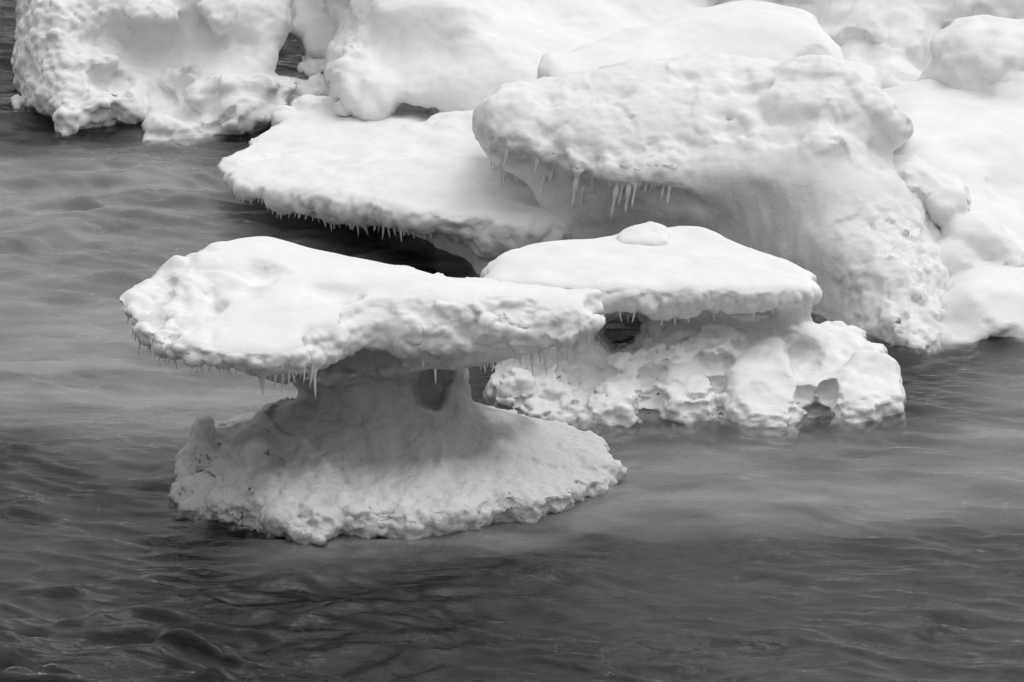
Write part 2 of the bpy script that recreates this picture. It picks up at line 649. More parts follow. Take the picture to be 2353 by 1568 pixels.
# ------------------------------------------------------------------ finishing an iceberg surface
def finish(V, Q, layers, seed=0):
    """melt relief in layers: (kind, amplitude, scale, mask, [axis stretch]); mask is side / up / all or a function of (u, v, V, N)"""
    for n, lay in enumerate(layers):
        kind, amp, scale, mask = lay[:4]
        st = np.array(lay[4]) if len(lay) > 4 else np.ones(3)
        N = normals(V, Q)
        P = V * st
        sd = seed + 11 * n
        if kind == 'fbm':
            d = fbm(P, scale, 3, sd) * 1.4
        elif kind == 'bill':
            d = np.abs(fbm(P, scale, 3, sd)) * 3.0 - 0.5
        elif kind == 'ridge':
            d = 0.5 - np.abs(fbm(P, scale, 3, sd)) * 3.0
        elif kind == 'cell':
            wk = np.minimum(worley(P, scale, sd), 1.0)
            d = (0.55 - wk) + 0.4 * (0.55 - np.minimum(worley(P, scale * 0.47, sd + 2), 1.0))
        elif kind == 'facet':
            q = (P / scale + sd * 3.7 + 60.0 + 0.25 * np.stack([vnoise(V, scale * .6, sd + j) for j in (1, 2, 3)], 1)).astype(np.float32)
            i = np.floor(q).astype(np.int32)
            f = q - i
            best = np.full(len(P), 9.0, np.float32)
            d = np.zeros(len(P), np.float32)
            for a in (-1, 0, 1):
                for b in (-1, 0, 1):
                    for c in (-1, 0, 1):
                        o = np.array([a, b, c])
                        k = (i + o) & 15
                        J = _J[k[:, 0], k[:, 1], k[:, 2]]
                        e = J + o - f
                        r2 = (e * e).sum(1)
                        m_ = r2 < best
                        tilt = _J[k[:, 2], k[:, 0], k[:, 1]] - 0.5
                        d = np.where(m_, (tilt * e).sum(1) * 2.0 + (_J[k[:, 1], k[:, 2], k[:, 0], 0] - .5) * .7, d)
                        best = np.minimum(best, r2)
        elif kind == 'push':
            d = np.ones(len(V))
        elif kind == 'pit':
            wk = worley(P, scale, sd)
            d = -1.6 * np.maximum(0.5 - wk, 0)
        if mask == 'side':
            m = 1 - sstep(0.40, 0.85, N[:, 2])
        elif mask == 'up':
            m = sstep(0.3, 0.8, N[:, 2])
        elif mask == 'patch':
            m = (1 - 0.8 * sstep(0.45, 0.9, N[:, 2])) * sstep(-0.2, 0.3, vnoise(V, 0.9, sd + 5))
        elif mask == 'all':
            m = 1.0
        else:
            u, v = to_px(V[:, 0], V[:, 1], V[:, 2])
            m = mask(u, v, V, N)
        V = V + N * (amp * d * m)[:, None]
    return V

def fringe(line, n, lo, hi, seed):
    """fine icicles strung at random along a rim (photo points)"""
    rnd = random.Random(seed)
    L = np.array(line, float)
    out = []
    for _ in range(n):
        x = rnd.uniform(L[0, 0], L[-1, 0])
        y = float(np.interp(x, L[:, 0], L[:, 1]))
        out.append((x, y, y + rnd.uniform(lo, hi) * (1.8 if rnd.random() < .12 else 1)))
    return out


def icicles(root, bvh, specs, seed=0, rscale=1.0, lumpy=False, lean=0.0):
    """specs: (px, py_top, py_bottom); each hangs from the ice its top touches"""
    rnd = random.Random(seed)
    base = Vector(root.location)
    for px, t, b in specs:
        hit = None
        for dy in range(0, 60, 3):
            d = Vector(ray(px, t - dy)).normalized()
            h = bvh.ray_cast(Vector((0, 0, CAM_H)), d, 200)
            if h[0] is not None:
                hit = h[0] + d * (0.07 if lumpy else 0.035)
                break
        if hit is None:
            continue
        if dy == 0:                      # slide down to the lower edge it drips from
            prev = hit
            for e in range(2, 26, 2):
                d2 = Vector(ray(px, t + e)).normalized()
                h2 = bvh.ray_cast(Vector((0, 0, CAM_H)), d2, 200)
                if h2[0] is None or h2[0].y > prev.y + 0.25:
                    hit = prev
                    b += e
                    t += e
                    break
                prev = h2[0] + d2 * (0.07 if lumpy else 0.035)
        L = max((b - t + dy * 0.6) * hit.y / F_PX * 1.1, 0.06)
        L += 0.05
        r0 = rscale * (0.009 + 0.032 * L) * rnd.uniform(0.8, 1.25)
        if lumpy:
            L *= 1.15
            r0 = (0.014 + 0.04 * L) * rnd.uniform(.85, 1.2)
        seg, rings = 8, 9 if lumpy else 6
        V, F = [], []
        bx, by = rnd.uniform(-.03, .03), rnd.uniform(-.03, .03)
        for i in range(rings + 1):
            q = i / rings
            r = r0 * (1 - q) ** 0.75 + 0.003
            if lumpy:
                r *= 1 + 0.35 * math.sin(q * 17 + rnd.random())
            if i < 2:
                r *= (1.7, 1.25)[i]
            z = 0.05 - q * L
            for s in range(seg):
                a = 2 * math.pi * s / seg
                rr = r * rnd.uniform(0.88, 1.12)
                V.append((rr * math.cos(a) + bx * q * q - lean * q * L, rr * math.sin(a) + by * q * q, z))
        for i in range(rings):
            for s in range(seg):
                a, c = i * seg + s, i * seg + (s + 1) % seg
                F.append((c, a, a + seg, c + seg))
        F.append(tuple(range(seg)))
        F.append(tuple(rings * seg + s for s in range(seg))[::-1])
        me = bpy.data.meshes.new("icicle")
        me.from_pydata(V, [], F)
        for p in me.polygons:
            p.use_smooth = True
        me.materials.append(M_FROSTED if lumpy else M_ICICLE)
        o = bpy.data.objects.new("icicle", me)
        sc.collection.objects.link(o)
        o.parent = root
        o.location = hit - base

def bvh_of(V, Q):
    return BVHTree.FromPolygons(V.tolist(), Q.tolist())


# ------------------------------------------------------------------ the mushroom-shaped floe in front
def mushroom_floe():
    s = Solid(-4.95, 1.35, 40.2, 44.9, -0.7, 2.75, 0.025)
    cap_plan = P2([(262, 688, 42.4), (300, 660, 42.8), (380, 618, 43.2), (470, 578, 43.6), (560, 550, 43.9), (620, 545, 44.0),
                   (700, 560, 44.0), (800, 585, 43.9), (900, 605, 43.75), (1000, 625, 43.6), (1100, 640, 43.45), (1200, 655, 43.25),
                   (1300, 665, 43.0), (1380, 670, 42.8), (1418, 690, 42.5), (1405, 730, 42.25), (1350, 770, 42.1), (1240, 785, 42.02),
                   (1120, 790, 42.05), (1000, 815, 41.95), (930, 800, 41.95), (860, 770, 42.0), (800, 765, 41.75), (740, 800, 41.3), (650, 832, 41.0),
                   (540, 830, 40.95), (450, 823, 41.05), (380, 800, 41.3), (310, 750, 41.8)])
    cc = cap_plan.mean(0)
    cap_plan = cc + (cap_plan - cc) * np.array([1.025, 1.01])
    top = A([(262, 676, 42.4), (330, 650, 42.8), (368, 632, 43.0), (395, 606, 43.0), (470, 576, 43.4), (560, 549, 43.7), (620, 544, 43.8),
             (700, 559, 43.85), (800, 584, 43.75), (900, 605, 43.6), (1000, 624, 43.45), (1100, 639, 43.3), (1200, 654, 43.1),
             (1300, 664, 42.85), (1395, 672, 42.6), (620, 620, 42.9), (800, 640, 42.9), (500, 640, 42.6), (430, 680, 42.2), (390, 660, 42.5), (360, 690, 42.4),
             (450, 735, 41.7), (600, 735, 41.65), (700, 720, 41.75), (400, 775, 41.35), (540, 790, 41.15), (650, 790, 41.15),
             (740, 760, 41.5), (800, 725, 41.85), (860, 695, 42.1), (900, 672, 42.3), (960, 660, 42.4), (1100, 672, 42.4), (1200, 690, 42.3),
             (1300, 692, 42.35), (960, 690, 42.15), (1050, 700, 42.1), (1150, 710, 42.1), (1250, 730, 42.1), (1340, 720, 42.2),
             (320, 725, 42.05), (300, 690, 42.35)])
    bot = A([(280, 715, 42.2), (320, 765, 41.8), (380, 803, 41.4), (460, 828, 41.1), (560, 838, 41.0), (650, 852, 41.0), (600, 850, 41.8),
             (655, 885, 42.4), (740, 840, 41.35), (830, 850, 41.8), (920, 850, 41.95), (1000, 845, 41.95), (1100, 830, 42.05), (1240, 815, 41.98),
             (1350, 792, 42.08), (1405, 718, 42.4), (1000, 860, 42.5), (800, 870, 42.5), (1200, 810, 42.5)])
    bot[:6, 2] -= 0.05
    back = np.array([[-3.4, 43.8, 2.1], [-2.0, 43.9, 1.95], [-0.8, 43.5, 1.85], [0.3, 43.0, 1.85], [-1.8, 43.3, 1.5], [-4.2, 42.9, 1.9]])
    s.slab(cap_plan, top, np.concatenate([bot, back]), k=0.16, ku=0.1)
    # foot: rises from its lip at the water to the stem
    foot_plan = water_pt([(392, 1125), (415, 1165), (500, 1195), (600, 1218), (640, 1240), (700, 1250), (800, 1240), (950, 1232), (1075, 1215),
                          (1130, 1192), (1230, 1200), (1310, 1172), (1335, 1145), (1402, 1125), (1412, 1090)]) + \
                [tuple(p) for p in P2([(1385, 1020, 43.1), (1250, 970, 43.9), (1050, 930, 44.4), (800, 930, 44.5), (600, 960, 44.1), (455, 985, 43.3), (410, 1050, 42.6)])]
    ftop = A([(405, 1090, 42.3), (450, 1060, 42.4), (465, 1000, 42.8), (440, 1010, 42.9), (560, 985, 42.8), (510, 1010, 42.7), (655, 920, 42.85),
              (750, 980, 42.3), (850, 1000, 42.2), (1000, 1000, 42.25), (700, 1050, 41.95), (850, 1050, 42.0), (1000, 1055, 42.0), (900, 1085, 41.75), (1100, 1080, 41.9),
              (1250, 1080, 42.0), (1100, 1155, 41.1), (950, 1165, 40.95), (800, 1165, 40.95), (680, 1165, 40.95), (600, 1130, 41.3), (550, 1100, 41.7),
              (1330, 1100, 42.1), (1395, 1060, 42.5), (1360, 1003, 42.98), (1300, 990, 43.0), (1230, 962, 43.0), (1100, 925, 43.1), (1230, 1130, 41.4),
              (500, 1120, 41.8), (480, 1150, 41.6)])
    fback = np.array([[-1.2, 43.7, 0.5], [-2.5, 43.7, 0.35], [-1.2, 44.4, 0.2], [-2.6, 44.3, 0.2], [-3.4, 43.6, 0.22], [0.2, 43.6, 0.3]])
    fbot = np.array([[-3.9, 42, -.12], [0.9, 42, -.12], [-1, 40.8, -.10], [-2.4, 40.9, -.1], [-2, 44.3, -.15], [-1.5, 42.4, -.6]])
    s.slab(foot_plan, np.concatenate([ftop, fback]), fbot, k=0.13, ku=0.2)
    s.ball(at_y(458, 1010, 42.75), (0.13, 0.2, 0.2), k=0.12, tilt=-0.2)
    s.ball(at_y(470, 990, 42.8), (0.06, 0.1, 0.13), k=0.08)
    for px, py, r in ((640, 1205, .17), (720, 1225, .2), (830, 1215, .16), (930, 1210, .15), (1040, 1200, .15), (1100, 1185, .12), (1175, 1180, .14), (1280, 1160, .15), (1385, 1090, .14), (520, 1170, .15)):
        q = at_z(px, py, 0.12)
        s.ball(q + np.array([0, 0.16, 0]), (r * 1.4, r * 1.0, r * 0.8), k=0.12)
    # stem
    def ring(x0, x1, y0, y1, j=0.0):
        cx, cy, a, b = (x0 + x1) / 2, (y0 + y1) / 2, (x1 - x0) / 2, (y1 - y0) / 2
        return [(cx + a * math.cos(t) * (1 + j * math.sin(3 * t)), cy + b * math.sin(t) * (1 + j * math.cos(2 * t))) for t in np.arange(14) * 2 * math.pi / 14]
    s.loft([(0.25, ring(-2.3, -0.4, 42.4, 43.6)), (0.75, ring(-2.4, -0.42, 42.4, 43.6)), (1.12, ring(-2.5, -0.46, 42.45, 43.55, .05)),
            (1.45, ring(-2.55, -0.4, 42.4, 43.6)), (1.75, ring(-2.75, 0.2, 42.2, 43.6))], ku=0.13)
    # cave through the right of the stem and hollow at its left
    s.ball(at_y(985, 905, 42.3), (0.28, 0.6, 0.27), k=0.06, cut=True)
    s.ball(at_y(1010, 890, 42.3), (0.22, 0.5, 0.2), k=0.06, cut=True)
    s.ball(at_y(965, 925, 42.2), (0.15, 0.4, 0.15), k=0.06, cut=True)
    s.ball(at_y(1100, 890, 42.6), (0.14, 0.8, 0.2), k=0.1, cut=True)
    s.ball(at_y(690, 905, 42.3), (0.16, 0.25, 0.22), k=0.12, cut=True)
    s.ball(at_y(800, 850, 41.95), (0.75, 0.4, 0.2), k=0.15, cut=True)
    # hollows melted into the cap
    for px, py, Y, r, d in ((592, 605, 43.1, .35, .05), (765, 660, 42.6, .35, .045), (520, 640, 42.7, .4, .05), (470, 680, 42.2, .3, .05), (860, 715, 42.05, .22, .06), (820, 720, 41.95, .2, .05),
                            (975, 705, 42.1, .28, .10), (1050, 740, 41.95, .25, .06), (1160, 705, 42.15, .26, .09), (1215, 705, 42.2, .18, .07), (1290, 760, 42.0, .25, .05), (1385, 700, 42.45, .18, .06), (780, 800, 41.5, .35, .1)):
        s.bite(px, py, Y, r, d)
    for px, py, Y in ((380, 640, 42.75), (370, 672, 42.5), (365, 705, 42.2), (368, 740, 41.85), (382, 772, 41.5)):
        s.bite(px, py, Y, .14, .055, k=.06)
    V, Q = biggest(*s.mesh())
    def rim(u, v, V, N):
        return sstep(1.5, 1.7, V[:, 2]) * (1 - sstep(0.35, 0.7, N[:, 2])) * (1 - 0.65 * sstep(700, 1000, u))
    def leftlobe(u, v, V, N):
        return (1 - sstep(430, 560, u)) * sstep(1.5, 1.8, V[:, 2])
    def lip(u, v, V, N):
        return (1 - sstep(0.3, 0.55, V[:, 2])) * (1 - 0.6 * sstep(.6, .9, N[:, 2]))
    def foot(u, v, V, N):
        return (1 - sstep(0.75, 1.05, V[:, 2])) * (1 - 0.75 * sstep(950, 1150, u) * sstep(.3, .6, N[:, 2]))
    def pock(u, v, V, N):
        return foot(u, v, V, N) * sstep(560, 680, u) * (1 - sstep(900, 1050, u))
    def leftfoot(u, v, V, N):
        return foot(u, v, V, N) * (1 - sstep(620, 760, u))
    def face(u, v, V, N):
        return sstep(850, 950, u) * sstep(1.55, 1.7, V[:, 2]) * (1 - sstep(.75, .92, N[:, 2]))
    def stem(u, v, V, N):
        return np.exp(-((V[:, 2] - 1.15) / 0.35) ** 2)
    V = finish(V, Q, [('fbm', .035, .8, 'all'), ('cell', .10, .19, rim), ('bill', .04, .35, leftlobe), ('facet', .045, .4, face), ('bill', .03, .35, face), ('fbm', .02, .12, face),
                      ('facet', .05, .5, leftfoot), ('ridge', .05, .7, foot, (1.4, .7, .8)), ('fbm', .035, .35, foot), ('facet', .05, .35, lip), ('cell', .025, .12, pock), ('cell', .10, .36, lip), ('fbm', .04, .2, lip), ('fbm', .025, .07, lip), ('fbm', .08, .4, stem, (1.3, 1.3, .6)), ('fbm', .012, .07, 'side')], seed=3)
    vn = normals(V, Q)
    c = V[Q].mean(1)
    root = thing("mushroom_ice_floe", "mushroom-shaped ice floe with a broad snowy cap on a narrow stem, nearest the camera", "ice floe", (-1.5, 42.5, 0))
    cut1 = 1.45 + 0.05 * np.sin(c[:, 0] * 5)
    outer = (c[:, 1] < 41.75) | (c[:, 0] < -2.75) | (c[:, 0] > -0.1) | (c[:, 1] > 43.7)
    is_cap = (c[:, 2] > cut1) | (outer & (c[:, 2] > 1.2))
    is_foot = (c[:, 2] < 0.8 + 0.05 * np.sin(c[:, 0] * 4)) & ~is_cap
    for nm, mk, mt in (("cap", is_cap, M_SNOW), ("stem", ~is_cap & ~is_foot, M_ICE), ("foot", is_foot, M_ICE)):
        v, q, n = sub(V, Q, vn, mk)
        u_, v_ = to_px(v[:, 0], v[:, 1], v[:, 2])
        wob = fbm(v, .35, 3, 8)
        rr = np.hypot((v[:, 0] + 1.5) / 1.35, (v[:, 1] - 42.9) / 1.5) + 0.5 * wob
        glassy_shade = (1 - sstep(.55, 1.4, rr)) * sstep(.25, .5, v[:, 2]) * (1 - sstep(1.6, 1.8, v[:, 2]))      # clear ice round the stem, with the cap's shade painted into its colour
        grey = 0.2 * (1 - sstep(-2.9, -2.3, v[:, 0] + .4 * wob)) * (1 - sstep(.9, 1.1, v[:, 2]))             # greyer towards the left of the foot
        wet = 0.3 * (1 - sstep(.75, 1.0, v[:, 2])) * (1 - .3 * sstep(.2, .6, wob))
        fr = frost_n(v, n) * (1 - np.clip(.95 * glassy_shade + grey + wet, 0, .95))
        build_object(nm, v, q, mt, root, n, {"frost_shade": fr})
    bv = bvh_of(V, Q)
    icicles(root, bv, [(322, 768, 800), (345, 785, 806), (355, 785, 822), (362, 790, 843), (401, 815, 838), (461, 828, 842), (488, 832, 843), (543, 830, 838),
                       (598, 838, 880), (606, 838, 892), (612, 838, 862), (634, 842, 880), (650, 850, 893), (664, 835, 865), (672, 840, 868), (700, 830, 884), (717, 830, 893), (722, 832, 895),
                       (974, 818, 850), (1000, 830, 865), (1112, 818, 840), (1133, 818, 842), (1192, 815, 838), (1222, 815, 868), (1240, 812, 840), (1252, 812, 870), (1258, 812, 860), (1284, 808, 855), (1304, 805, 850), (1318, 800, 820), (1326, 798, 835), (1333, 795, 815), (1352, 790, 818)], 4)
    icicles(root, bv, fringe([(290, 742), (320, 766), (380, 801), (460, 828), (560, 836), (650, 848), (720, 836)], 42, 5, 18, 31) + fringe([(1100, 820), (1240, 812), (1360, 785)], 16, 5, 16, 32), 41, rscale=.65)

mushroom_floe()

# ------------------------------------------------------------------ flat shelf floe behind it
def shelf_floe():
    s = Solid(-4.3, 1.3, 48.7, 56.2, -0.5, 1.35, 0.032)
    plan = P2([(497, 385, 52.0), (510, 350, 52.6), (560, 328, 53.2), (600, 300, 53.8), (650, 270, 54.4), (740, 235, 55.2), (850, 240, 55.5),
               (1000, 260, 55.4), (1180, 280, 54.8), (1330, 400, 52.0), (1330, 500, 49.8), (1280, 525, 49.3), (1150, 515, 49.15), (1050, 512, 49.2), (950, 505, 49.35), (880, 500, 49.6),
               (780, 485, 50.1), (700, 474, 50.5), (610, 462, 50.9), (560, 445, 51.2), (520, 415, 51.5)])
    top = A([(510, 375, 52.0), (530, 395, 51.6), (570, 415, 51.3), (620, 428, 51.0), (700, 440, 50.6), (780, 450, 50.2), (880, 465, 49.7), (950, 475, 49.45),
             (1050, 485, 49.3), (1150, 490, 49.3), (1270, 505, 49.4), (600, 360, 52.3), (750, 390, 51.4), (900, 380, 51.4), (1100, 380, 51.4),
             (640, 290, 54.0), (570, 335, 53.0), (700, 262, 54.6), (760, 285, 54.0), (900, 300, 53.6), (1050, 283, 53.8), (1150, 300, 53.4), (740, 240, 55.0), (1000, 262, 55.0)])
    bot = A([(505, 400, 52.0), (530, 430, 51.5), (610, 474, 50.95), (700, 488, 50.55), (780, 500, 50.2), (880, 518, 49.8), (1000, 535, 49.6), (1150, 560, 49.4), (1280, 560, 49.4), (700, 470, 51.5), (900, 505, 51.0), (1100, 540, 50.0)])
    bk = np.array([[-3, 54, .35], [-1, 55, .3], [1, 54, .3], [-2, 52.5, .3]])
    s.slab(plan, top, np.concatenate([bot, bk]), k=0.13, ku=0.1)
    base = water_pt([(985, 560), (1000, 578), (1050, 590), (1085, 610), (1110, 635), (1200, 640), (1300, 620)]) + [(1.2, 52), (0.6, 55), (-1.6, 55.2), (-2.2, 53.4), (-1.9, 51.8)]
    s.slab(base, np.array([[-2, 52, .5], [1, 52, .6], [0, 50, .6], [0, 55, .5]]), np.array([[-2, 52, -.4], [1, 52, -.4], [0, 50, -.4], [0, 55, -.4]]), k=0.15, ku=0.3)
    # groove that splits the two lobes of the left end
    s.ball(at_y(545, 385, 51.9) + np.array([0, 0, 0.05]), (0.12, 0.7, 0.08), k=0.12, cut=True, rot=-0.9)
    s.ball(at_y(650, 272, 54.6), (0.16, 0.2, 0.14), k=0.15)
    s.ball(at_y(735, 250, 54.9), (0.3, 0.3, 0.22), k=0.2)
    s.ball(at_y(1060, 287, 53.7), (0.45, 0.4, 0.14), k=0.15)
    V, Q = biggest(*s.mesh())
    front = lambda u, v, V, N: (1 - sstep(.35, .8, N[:, 2])) * sstep(.2, .4, V[:, 2])
    V = finish(V, Q, [('fbm', .05, .8, 'all'), ('fbm', .03, .3, 'up'), ('bill', .065, .4, front, (1, 1, .4)), ('cell', .03, .16, front), ('fbm', .012, .09, 'side')], 13)
    root = build_object("flat_ice_shelf", V, Q, M_SNOW)
    tag(root, "flat snow-topped ice shelf with a drooping icicle fringe, behind the mushroom-shaped floe", "ice floe")
    rnd = random.Random(5)
    sp = [(745, 493, 506), (760, 495, 512), (768, 495, 508), (802, 499, 512), (822, 502, 527), (841, 506, 527), (862, 508, 520), (882, 514, 546), (892, 518, 540), (905, 522, 540), (921, 526, 554),
          (950, 532, 548), (1015, 545, 560), (1040, 548, 562), (612, 474, 482), (640, 480, 488), (690, 487, 496), (720, 490, 500)]
    bv = bvh_of(V, Q)
    icicles(root, bv, sp, 6)
    icicles(root, bv, fringe([(540, 440), (612, 472), (700, 486), (780, 498), (880, 514), (960, 533), (1060, 548)], 50, 4, 14, 33), 42, rscale=.65)
shelf_floe()

# ------------------------------------------------------------------ table floe with the pierced base, middle right
def table_floe():
    s = Solid(-0.75, 5.15, 43.55, 48.1, -0.6, 1.85, 0.028)
    plan = P2([(1106, 640, 45.9), (1125, 595, 46.4), (1200, 560, 46.9), (1320, 540, 47.2), (1400, 540, 47.4), (1450, 525, 47.6), (1530, 520, 47.7), (1610, 525, 47.6),
               (1700, 565, 47.2), (1760, 590, 46.9), (1830, 620, 46.5), (1882, 660, 45.8), (1872, 695, 45.35), (1780, 712, 45.15), (1650, 718, 45.05), (1500, 728, 45.0),
               (1400, 722, 45.05), (1300, 705, 45.15), (1200, 690, 45.3), (1130, 670, 45.5)])
    top = A([(1115, 630, 45.9), (1135, 588, 46.4), (1200, 562, 46.8), (1320, 540, 47.1), (1400, 541, 47.3), (1450, 528, 47.5), (1530, 522, 47.6), (1610, 525, 47.4),
             (1700, 567, 47.0), (1760, 592, 46.7), (1830, 620, 46.3), (1875, 645, 45.8), (1850, 655, 45.4), (1780, 652, 45.3), (1650, 650, 45.2), (1500, 645, 45.2), (1400, 645, 45.25),
             (1300, 645, 45.3), (1200, 645, 45.4), (1130, 640, 45.6), (1350, 590, 46.2), (1500, 585, 46.3), (1650, 600, 46.1)])
    bot = A([(1130, 690, 45.5), (1250, 715, 45.2), (1400, 722, 45.1), (1500, 728, 45.1), (1650, 718, 45.15), (1780, 710, 45.25), (1870, 695, 45.5), (1450, 722, 46.0), (1700, 720, 46.0), (1250, 700, 46)])
    bk = np.array([[1, 47.4, .8], [2.5, 47.2, .75], [0, 46.8, .8]])
    s.slab(plan, top, np.concatenate([bot, bk]), k=0.14, ku=0.08)
    # base wall under the table
    wall = [(0.55, 45.8), (1.0, 45.7), (1.6, 45.75), (2.3, 45.8), (2.9, 45.7), (3.4, 45.8), (3.6, 46.4), (3.0, 47.0), (1.5, 47.1), (0.6, 46.7), (0.3, 46.0)]
    s.slab(wall, np.array([[0, 45, 1.1], [3, 45, 1.1], [1, 47, 1.1]]), np.array([[0, 45, -.4], [3, 45, -.4], [1, 47, -.4]]), k=0.15, ku=0.25)
    # lumpy foot along the water
    foot = water_pt([(1128, 900), (1160, 935), (1240, 958), (1330, 960), (1480, 945), (1640, 950), (1700, 945), (1850, 930), (1905, 925), (1990, 900)]) + \
           [(4.1, 45.4), (3.8, 46.3), (3.2, 46.6), (1.6, 46.8), (0.2, 46.4), (-0.3, 45.6)]
    ft = A([(1140, 870, 45.2), (1250, 850, 45.4), (1350, 840, 45.5), (1350, 900, 44.95), (1450, 890, 45.0), (1500, 810, 45.5), (1600, 820, 45.4), (1600, 890, 44.9), (1700, 810, 45.4), (1850, 750, 46.0),
            (1750, 880, 45.0), (1850, 890, 45.0), (1960, 870, 45.1), (1450, 940, 44.6), (1250, 940, 44.6), (1750, 940, 44.5)])
    fk = np.array([[3.5, 46.4, .35], [1, 46.6, .5], [0, 46.3, .3]])
    s.slab(foot, np.concatenate([ft, fk]), np.array([[0, 45, -.45], [3, 45, -.45], [1, 47, -.45]]), k=0.16, ku=0.2)
    def lobe(plan, top, k=0.17, ku=0.06, zb=-.35):
        pl = P2(plan)
        pl = pl + (pl - pl.mean(0)) * 0.06
        c = pl.mean(0)
        s.slab(pl, A(top) + np.array([0, 0, .06]), np.array([[c[0] - 1, c[1], zb], [c[0] + 1, c[1], zb], [c[0], c[1] + 1, zb]]), k=k, ku=ku)
    lobe([(1668, 850, 44.9), (1690, 815, 45.3), (1750, 800, 45.5), (1805, 810, 45.4), (1835, 860, 44.9), (1842, 920, 44.5), (1820, 960, 44.2), (1760, 975, 44.12), (1700, 965, 44.2), (1672, 910, 44.5)],
         [(1690, 830, 45.1), (1740, 800, 45.25), (1800, 815, 45.2), (1830, 870, 44.75), (1750, 915, 44.5), (1690, 890, 44.6), (1810, 925, 44.45), (1750, 860, 44.85)])
    lobe([(1908, 880, 44.9), (1940, 838, 45.3), (1985, 828, 45.5), (2055, 832, 45.3), (2082, 870, 44.95), (2078, 920, 44.55), (2020, 958, 44.25), (1960, 965, 44.2), (1918, 935, 44.4)],
         [(1925, 870, 44.85), (1960, 842, 45.1), (2050, 840, 45.05), (2075, 880, 44.75), (1990, 905, 44.55), (1930, 910, 44.5), (2050, 905, 44.55)])
    lobe([(1820, 880, 45.0), (1850, 855, 45.4), (1930, 850, 45.5), (1960, 880, 45.1), (1900, 905, 44.75), (1840, 910, 44.7)], [(1830, 875, 45.0), (1880, 858, 45.2), (1940, 865, 45.1), (1890, 885, 44.85)])
    for px, py, Y, rx, ry, rz in ((1945, 800, 46.0, .22, .35, .2), (1985, 812, 45.85, .22, .3, .15), (1905, 820, 45.85, .3, .3, .12), (2015, 818, 45.7, .1, .16, .12), (1950, 830, 45.75, .4, .3, .1)):
        s.ball(at_y(px, py, Y), (rx, ry, rz), k=.12)
    lobe([(1332, 940, 44.6), (1350, 890, 45.0), (1420, 870, 45.2), (1480, 890, 45.0), (1475, 935, 44.5), (1440, 960, 44.3), (1360, 968, 44.25)], [(1345, 925, 44.7), (1400, 882, 44.95), (1470, 900, 44.75), (1420, 925, 44.5)])
    lobe([(1490, 900, 44.8), (1530, 870, 45.1), (1600, 850, 45.2), (1655, 860, 45.1), (1660, 920, 44.6), (1620, 955, 44.35), (1540, 955, 44.35)], [(1500, 890, 44.85), (1560, 862, 45.0), (1640, 862, 44.95), (1600, 905, 44.6)], ku=0.12)
    lobe([(1235, 940, 44.8), (1240, 880, 45.2), (1280, 850, 45.4), (1330, 870, 45.2), (1330, 940, 44.6), (1280, 960, 44.5)], [(1245, 880, 45.0), (1290, 860, 45.1), (1320, 890, 44.9), (1280, 920, 44.7)], ku=0.1)
    for px, py, Y, rx, ry, rz in ((2010, 820, 45.6, .16, .2, .14), (1870, 948, 44.5, .2, .1, .05), (1640, 790, 45.5, .3, .4, .14), (1550, 820, 45.3, .3, .3, .14), (1450, 830, 45.4, .3, .3, .14), (1190, 890, 45.1, .22, .3, .2), (1820, 765, 46.0, .35, .35, .12), (1880, 775, 46.4, .4, .4, .12), (1930, 775, 46.8, .3, .3, .1)):
        s.ball(at_y(px, py, Y), (rx, ry, rz), k=0.1)
    for px, py, Y, rx, ry, rz in ((1605, 755, 45.35, .40, .30, .2), (1510, 770, 45.3, .26, .25, .18), (1720, 735, 45.4, .35, .4, .12), (1890, 708, 45.7, .2, .3, .08),
                                  (1880, 945, 44.55, .13, .25, .13), (1850, 812, 45.5, .2, .25, .09), (1340, 850, 45.1, .3, .3, .12)):
        s.ball(at_y(px, py, Y), (rx, ry, rz), k=0.1, cut=True)
    for px, py, Y, r in ((1652, 885, 44.75, .09), (1855, 915, 44.65, .1), (1488, 905, 44.65, .08), (1862, 822, 45.35, .1), (1905, 905, 44.75, .09), (1335, 900, 44.75, .08), (1655, 940, 44.4, .09)):
        s.ball(at_y(px, py, Y), (r, r * 2, r * 1.4), k=.06, cut=True)
    s.tunnel(1425, 757, 44.9, 47.9, .25, .19)
    s.tunnel(1432, 772, 44.8, 47.6, .2, .15)
    s.tunnel(1450, 752, 45.0, 47.9, .2, .16)
    V, Q = biggest(*s.mesh())
    icy = lambda u, v, V, N: (1 - sstep(.55, .8, V[:, 2])) * (1 - sstep(1640, 1720, u))
    skirt = lambda u, v, V, N: (1 - sstep(.20, .32, V[:, 2] + .1 * vnoise(V, .3, 4))) * (1 - sstep(.5, .85, N[:, 2]))
    edge = lambda u, v, V, N: sstep(.8, .95, V[:, 2]) * (1 - sstep(.4, .8, N[:, 2]))
    lobes = lambda u, v, V, N: sstep(1620, 1700, u) * (1 - sstep(.6, .8, V[:, 2]))
    V = finish(V, Q, [('fbm', .05, .7, 'all'), ('fbm', .055, .5, lobes), ('fbm', .015, .14, lobes), ('facet', .045, .4, icy), ('bill', .04, .4, icy), ('fbm', .025, .13, icy), ('push', -.04, 1, skirt), ('cell', .08, .24, skirt), ('fbm', .03, .1, skirt), ('bill', .05, .25, edge, (1, 1, .5)), ('cell', .035, .12, edge), ('fbm', .012, .09, 'side')], 23)
    vn = normals(V, Q)
    c = V[Q].mean(1)
    root = thing("table_ice_floe", "table-like ice floe with a flat snowy top over a pierced, lumpy base", "ice floe", (2, 45.5, 0))
    top_m = c[:, 2] > 0.86
    foot_m = (c[:, 2] < 0.5) | (c[:, 0] > 3.45)
